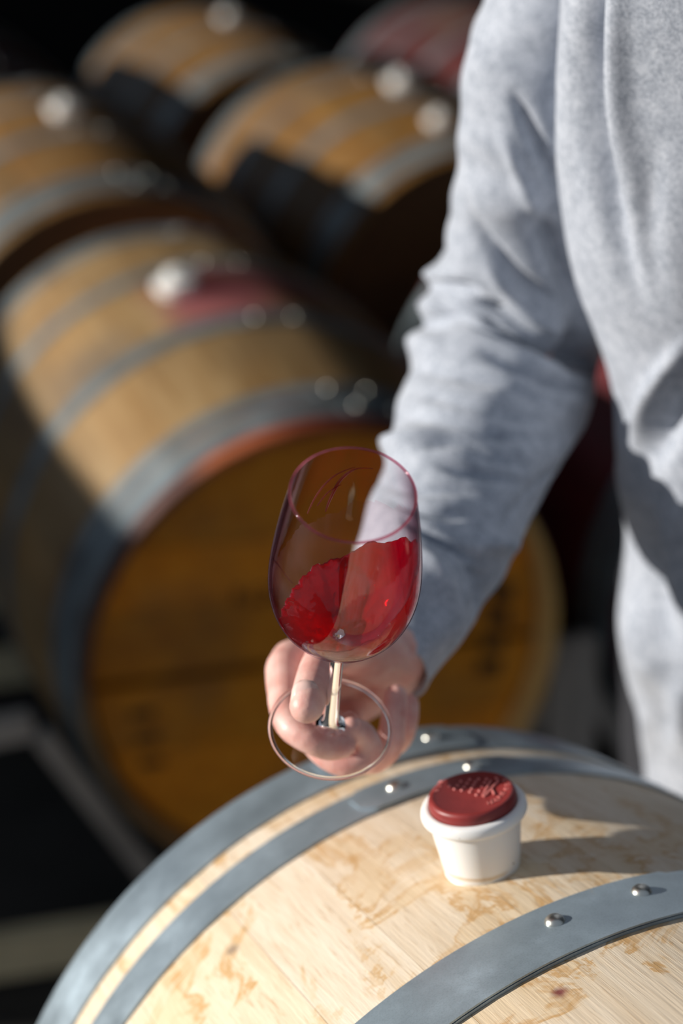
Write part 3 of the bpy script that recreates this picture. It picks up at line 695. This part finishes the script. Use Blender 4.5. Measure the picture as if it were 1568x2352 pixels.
SF = mkf([([(1176, 217), (1235, 334), (1284, 442)], -9, 14), ([(1068, 465), (1100, 540), (1131, 587), (1203, 655), (1330, 740)], -9, 15), ([(1230, 488), (1293, 609), (1339, 745)], -14, 26),
    ([(1150, 300), (1200, 420), (1260, 520)], 5, 16), ([(1100, 560), (1180, 690), (1330, 790)], 4, 12),
    ([(1085, 700), (1203, 749), (1311, 804), (1410, 868)], -30, 17), ([(1120, 690), (1220, 730), (1330, 785)], 5, 12), ([(986, 650), (1063, 655), (1095, 680)], -8, 9), ([(960, 738), (1054, 730), (1176, 776), (1302, 826)], -7, 9),
    ([(1113, 804), (1221, 853), (1357, 903)], -11, 12), ([(1040, 840), (1153, 880), (1310, 940)], -8, 10), ([(940, 850), (1040, 855), (1120, 890)], -4, 9),
    ([(930, 900), (1054, 925), (1200, 960), (1290, 970)], -5, 9), ([(920, 960), (1054, 967), (1176, 1003), (1270, 1010)], -7, 10), ([(900, 1050), (964, 1030), (1063, 1016), (1153, 1053), (1230, 1080)], -7, 9),
    ([(1000, 1062), (1113, 1089), (1203, 1116)], -6, 9), ([(860, 1110), (955, 1118), (1060, 1120), (1150, 1160)], -5, 9), ([(900, 1150), (980, 1172), (1080, 1180)], -7, 9), ([(940, 1205), (1027, 1247), (1100, 1285)], -11, 9),
    ([(1149, 1215), (1221, 1125), (1293, 1053)], -3, 5), ([(1060, 1290), (1110, 1330), (1090, 1400)], -6, 14), ([(950, 1270), (1010, 1320), (1040, 1390)], 4, 16),
    ([(930, 630), (985, 625), (1050, 640)], 8, 25), ([(920, 710), (970, 705), (1030, 708)], 6, 21), ([(895, 795), (945, 790), (1000, 795)], 8, 26), ([(830, 1035), (880, 1026), (940, 1020), (1000, 990)], 8, 24), ([(950, 668), (1000, 664), (1060, 672)], -5, 10), ([(930, 750), (990, 747), (1050, 752)], -5, 10), ([(1170, 1255), (1120, 1250)], 5, 16),
    ([(1310, 760), (1400, 860)], -18, 26)])
st = [(893, 1545, 1.372, 100), (903, 1508, 1.382, 106), (925, 1430, 1.405, 134), (950, 1345, 1.435, 158), (1008, 1235, 1.465, 172), (1062, 1100, 1.505, 185), (1115, 960, 1.56, 202), (1165, 830, 1.605, 216), (1200, 690, 1.60, 212), (1215, 560, 1.565, 190), (1212, 380, 1.51, 168), (1225, 200, 1.475, 165), (1270, 0, 1.445, 160), (1330, -170, 1.425, 168), (1400, -275, 1.425, 165), (1500, -335, 1.43, 145), (1640, -350, 1.44, 110)]
cs = catmull([(*P(x, y, d), hw/FPX*d) for x, y, d, hw in st], 22)
def tube(cs, nseg, capend=False):
    vs, ns = [], []; 
    for i, c in enumerate(cs):
        p = Vector(c[:3]); d = (Vector(cs[min(i+1, len(cs)-1)][:3])-Vector(cs[max(i-1, 0)][:3])).normalized(); s_ = d.cross(cf_).normalized(); u = s_.cross(d)
        for k in range(nseg):
            a = 2*math.pi*k/nseg; n = s_*math.cos(a)+u*math.sin(a); ns.append(n); vs.append(p+n*c[3])
    fs = [(i*nseg+k, i*nseg+(k+1) % nseg, (i+1)*nseg+(k+1) % nseg, (i+1)*nseg+k) for i in range(len(cs)-1) for k in range(nseg)]
    return vs, ns, fs
nseg = 150
vs, ns, fs = tube(cs, nseg); vs = sculpt(vs, ns, SF, .005, (18, 18, 42))
# turn the cuff in so the sleeve has thickness
n0 = len(vs); c0 = sum(vs[:nseg], Vector())/nseg; ax = (Vector(cs[3][:3])-Vector(cs[0][:3])).normalized()
for j, (sc, dd) in enumerate(((.97, -.001), (.93, .003), (.92, .05))):
    for k in range(nseg): vs.append(c0+(vs[k]-c0)*sc+ax*dd)
for k in range(nseg):
    fs.append((k, n0+k, n0+(k+1) % nseg, (k+1) % nseg))
    for j in range(2): fs.append((n0+j*nseg+k, n0+(j+1)*nseg+k, n0+(j+1)*nseg+(k+1) % nseg, n0+j*nseg+(k+1) % nseg))
slv = mesh('sleeve', [PM @ v for v in vs], fs)
# torso
sil = [(-330, 1560), (-300, 1450), (-240, 1360), (-150, 1305), (0, 1288), (150, 1288), (300, 1290), (420, 1294), (550, 1301), (660, 1322), (740, 1350), (850, 1388), (950, 1415), (1060, 1426), (1120, 1420), (1250, 1430), (1400, 1427), (1480, 1432), (1600, 1450), (1680, 1470), (1740, 1474), (1800, 1476), (1900, 1480)]
rings = []
for py, px in catmull(sil, 8):
    d = (P(px, py, 1)-CAM); y0, mm = 1.285, -.44
    t_ = y0/(d.y-mm*d.z); q = CAM+d*t_; zr = q.z
    hw = .205 if py > -150 else .205-max(0, (-150-py))*.00045
    cx = .355+(1.38-zr)*.09; hw = max(.06, cx+.0-q.x) if py > -300 else max(.06, .205-(-150-py)*.0006)
    rings.append((q, hw, cx))
top_q = rings[0][0]; nk = []
for hw_, dz_, f_ in ((.062, .060, 1), (.070, .052, .9), (.085, .046, .8), (.115, .034, .6), (.150, .018, .35)):
    c_ = Vector((.345, top_q.y+(1.385-top_q.y)*f_, top_q.z-.012+dz_)); nk.append((Vector((c_.x-hw_, c_.y, c_.z)), hw_, 0))
rings = nk+[r_ for r_ in rings if r_[0].z < top_q.z-.012]
vs, ns = [], []; nt = 260; e_ = 2.4
for q, hw, cx in rings:
    hd_ = .125 if hw > .15 else .045+.08*hw/.15
    for k in range(nt):
        a = 2*math.pi*(k/nt); ca, sa = math.cos(a), math.sin(a)
        x = hw*math.copysign(abs(ca)**(2/e_), ca); y = hd_*math.copysign(abs(sa)**(2/e_), sa)
        vs.append(Vector((q.x+hw+x, q.y+y, q.z))); ns.append(Vector((ca/hw, sa/hd_, 0)).normalized())
fs = [(i*nt+k, i*nt+(k+1) % nt, (i+1)*nt+(k+1) % nt, (i+1)*nt+k) for i in range(len(rings)-1) for k in range(nt)]; TF = mkf([([(1352, -260), (1354, 0), (1348, 180), (1356, 320), (1385, 450), (1430, 590), (1500, 760)], -15, 27), ([(1372, -200), (1365, 60), (1352, 230)], -8, 18), ([(1292, 0), (1296, 300), (1302, 500)], 4, 14),
    ([(1425, -160), (1408, 100), (1420, 320), (1460, 520)], 5, 26), ([(1500, 300), (1490, 560), (1540, 760)], -3, 26),
    ([(1590, 880), (1535, 975), (1500, 1060)], -11, 28), ([(1590, 770), (1510, 880), (1468, 970), (1448, 1080)], 8, 17), ([(1420, 880), (1440, 1000)], -3, 14),
    ([(1452, 1120), (1470, 1260), (1500, 1400), (1570, 1500)], -14, 34), ([(1560, 1150), (1530, 1300), (1568, 1400)], 5, 26), ([(1440, 1360), (1478, 1500), (1540, 1620)], 8, 28), ([(1500, 1560), (1530, 1700)], -5, 22), ([(1475, 1640), (1484, 1740)], 4, 14), ([(1568, 1560), (1560, 1720)], 5, 24)])
vs = sculpt(vs, ns, TF, .006, (14, 14, 9))
tor = mesh('sweatshirt', [PM @ v for v in vs], fs)
sw = obj('sweatshirt', tor, M['jersey'], person); sw['label'] = 'heather-grey long-sleeved sweatshirt'
obj('sleeve', slv, M['jersey'], sw)
# other sleeve
a0 = sh_c+Vector((.17, .01, 0)); a1 = sh_c+Vector((.28, .04, -.32)); a2 = sh_c+Vector((.25, -.02, -.58))
c2 = catmull([(*(a0+Vector((-.05, 0, .03))), .085), (*a0, .082), (*(a0.lerp(a1, .5)), .07), (*a1, .066), (*(a1.lerp(a2, .6)), .056), (*a2, .044)], 12)
v2, n2_, f2 = tube(c2, 60); v2 = sculpt(v2, n2_, [], .006, (18, 18, 42)); obj('sleeve', mesh('sleeve', [PM @ v for v in v2], f2), M['jersey'], sw)
# trousers and shoes
bm = bmesh.new(); ellipsoid(bm, hip+Vector((0, .01, -.06)), (.175, .125, .13))
for sx_ in (-1, 1): chain(bm, [((hip.x+sx_*.085, hip.y+.02, hip.z-.06), .105), ((hip.x+sx_*.095, hip.y+.01, .52), .080), ((hip.x+sx_*.10, hip.y+.04, .10), .062)], 4)
tm = remesh(bm, .008, 4, 'trousers'); tm.transform(PM); obj('trousers', tm, M['trouser'], person)
for sx_ in (-1, 1):
    bm = bmesh.new(); capsule(bm, (hip.x+sx_*.10, hip.y+.06, .045), (hip.x+sx_*.11, hip.y-.15, .036), .042, .036)
    for v in bm.verts: v.co.z = max(v.co.z, .002)
    capsule(bm, (hip.x+sx_*.10, hip.y+.04, .06), (hip.x+sx_*.10, hip.y+.04, .11), .045, .045)
    sm_ = remesh(bm, .006, 3, 'shoe'); sm_.transform(PM); obj('shoe', sm_, M['shoe'], person)
tag(person, 'person in a heather-grey sweatshirt holding the foot of the wine glass with an outstretched arm', 'person')

# racks for the remaining barrels
rack(OF, YF, .2, front, 'grey steel rack under the pale foreground barrel', .38)
for (b, h, f, pos, til), lab in zip(others, ('rack under the barrel at the left edge', 'rack under the golden barrel by the sleeve', 'rack under the farthest golden barrel', 'rack under the reddish barrel far back at the upper left', 'rack under the dim reddish-brown barrel by the shoulder', 'rack under the dark maroon barrel')):
    if lab: rack(pos, 18.4, til, old, 'grey steel '+lab)

# look-alikes share a group
for o in list(COL.objects):
    if o.parent: continue
    c = o.get('category')
    if c == 'barrel' and o is not b0: o['group'] = 'aged barrels lying in rows behind'
    elif c == 'rack': o['group'] = 'steel racks under the barrels'
    elif c == 'bung' and o is not bung: o['group'] = 'bungs in the barrels behind'
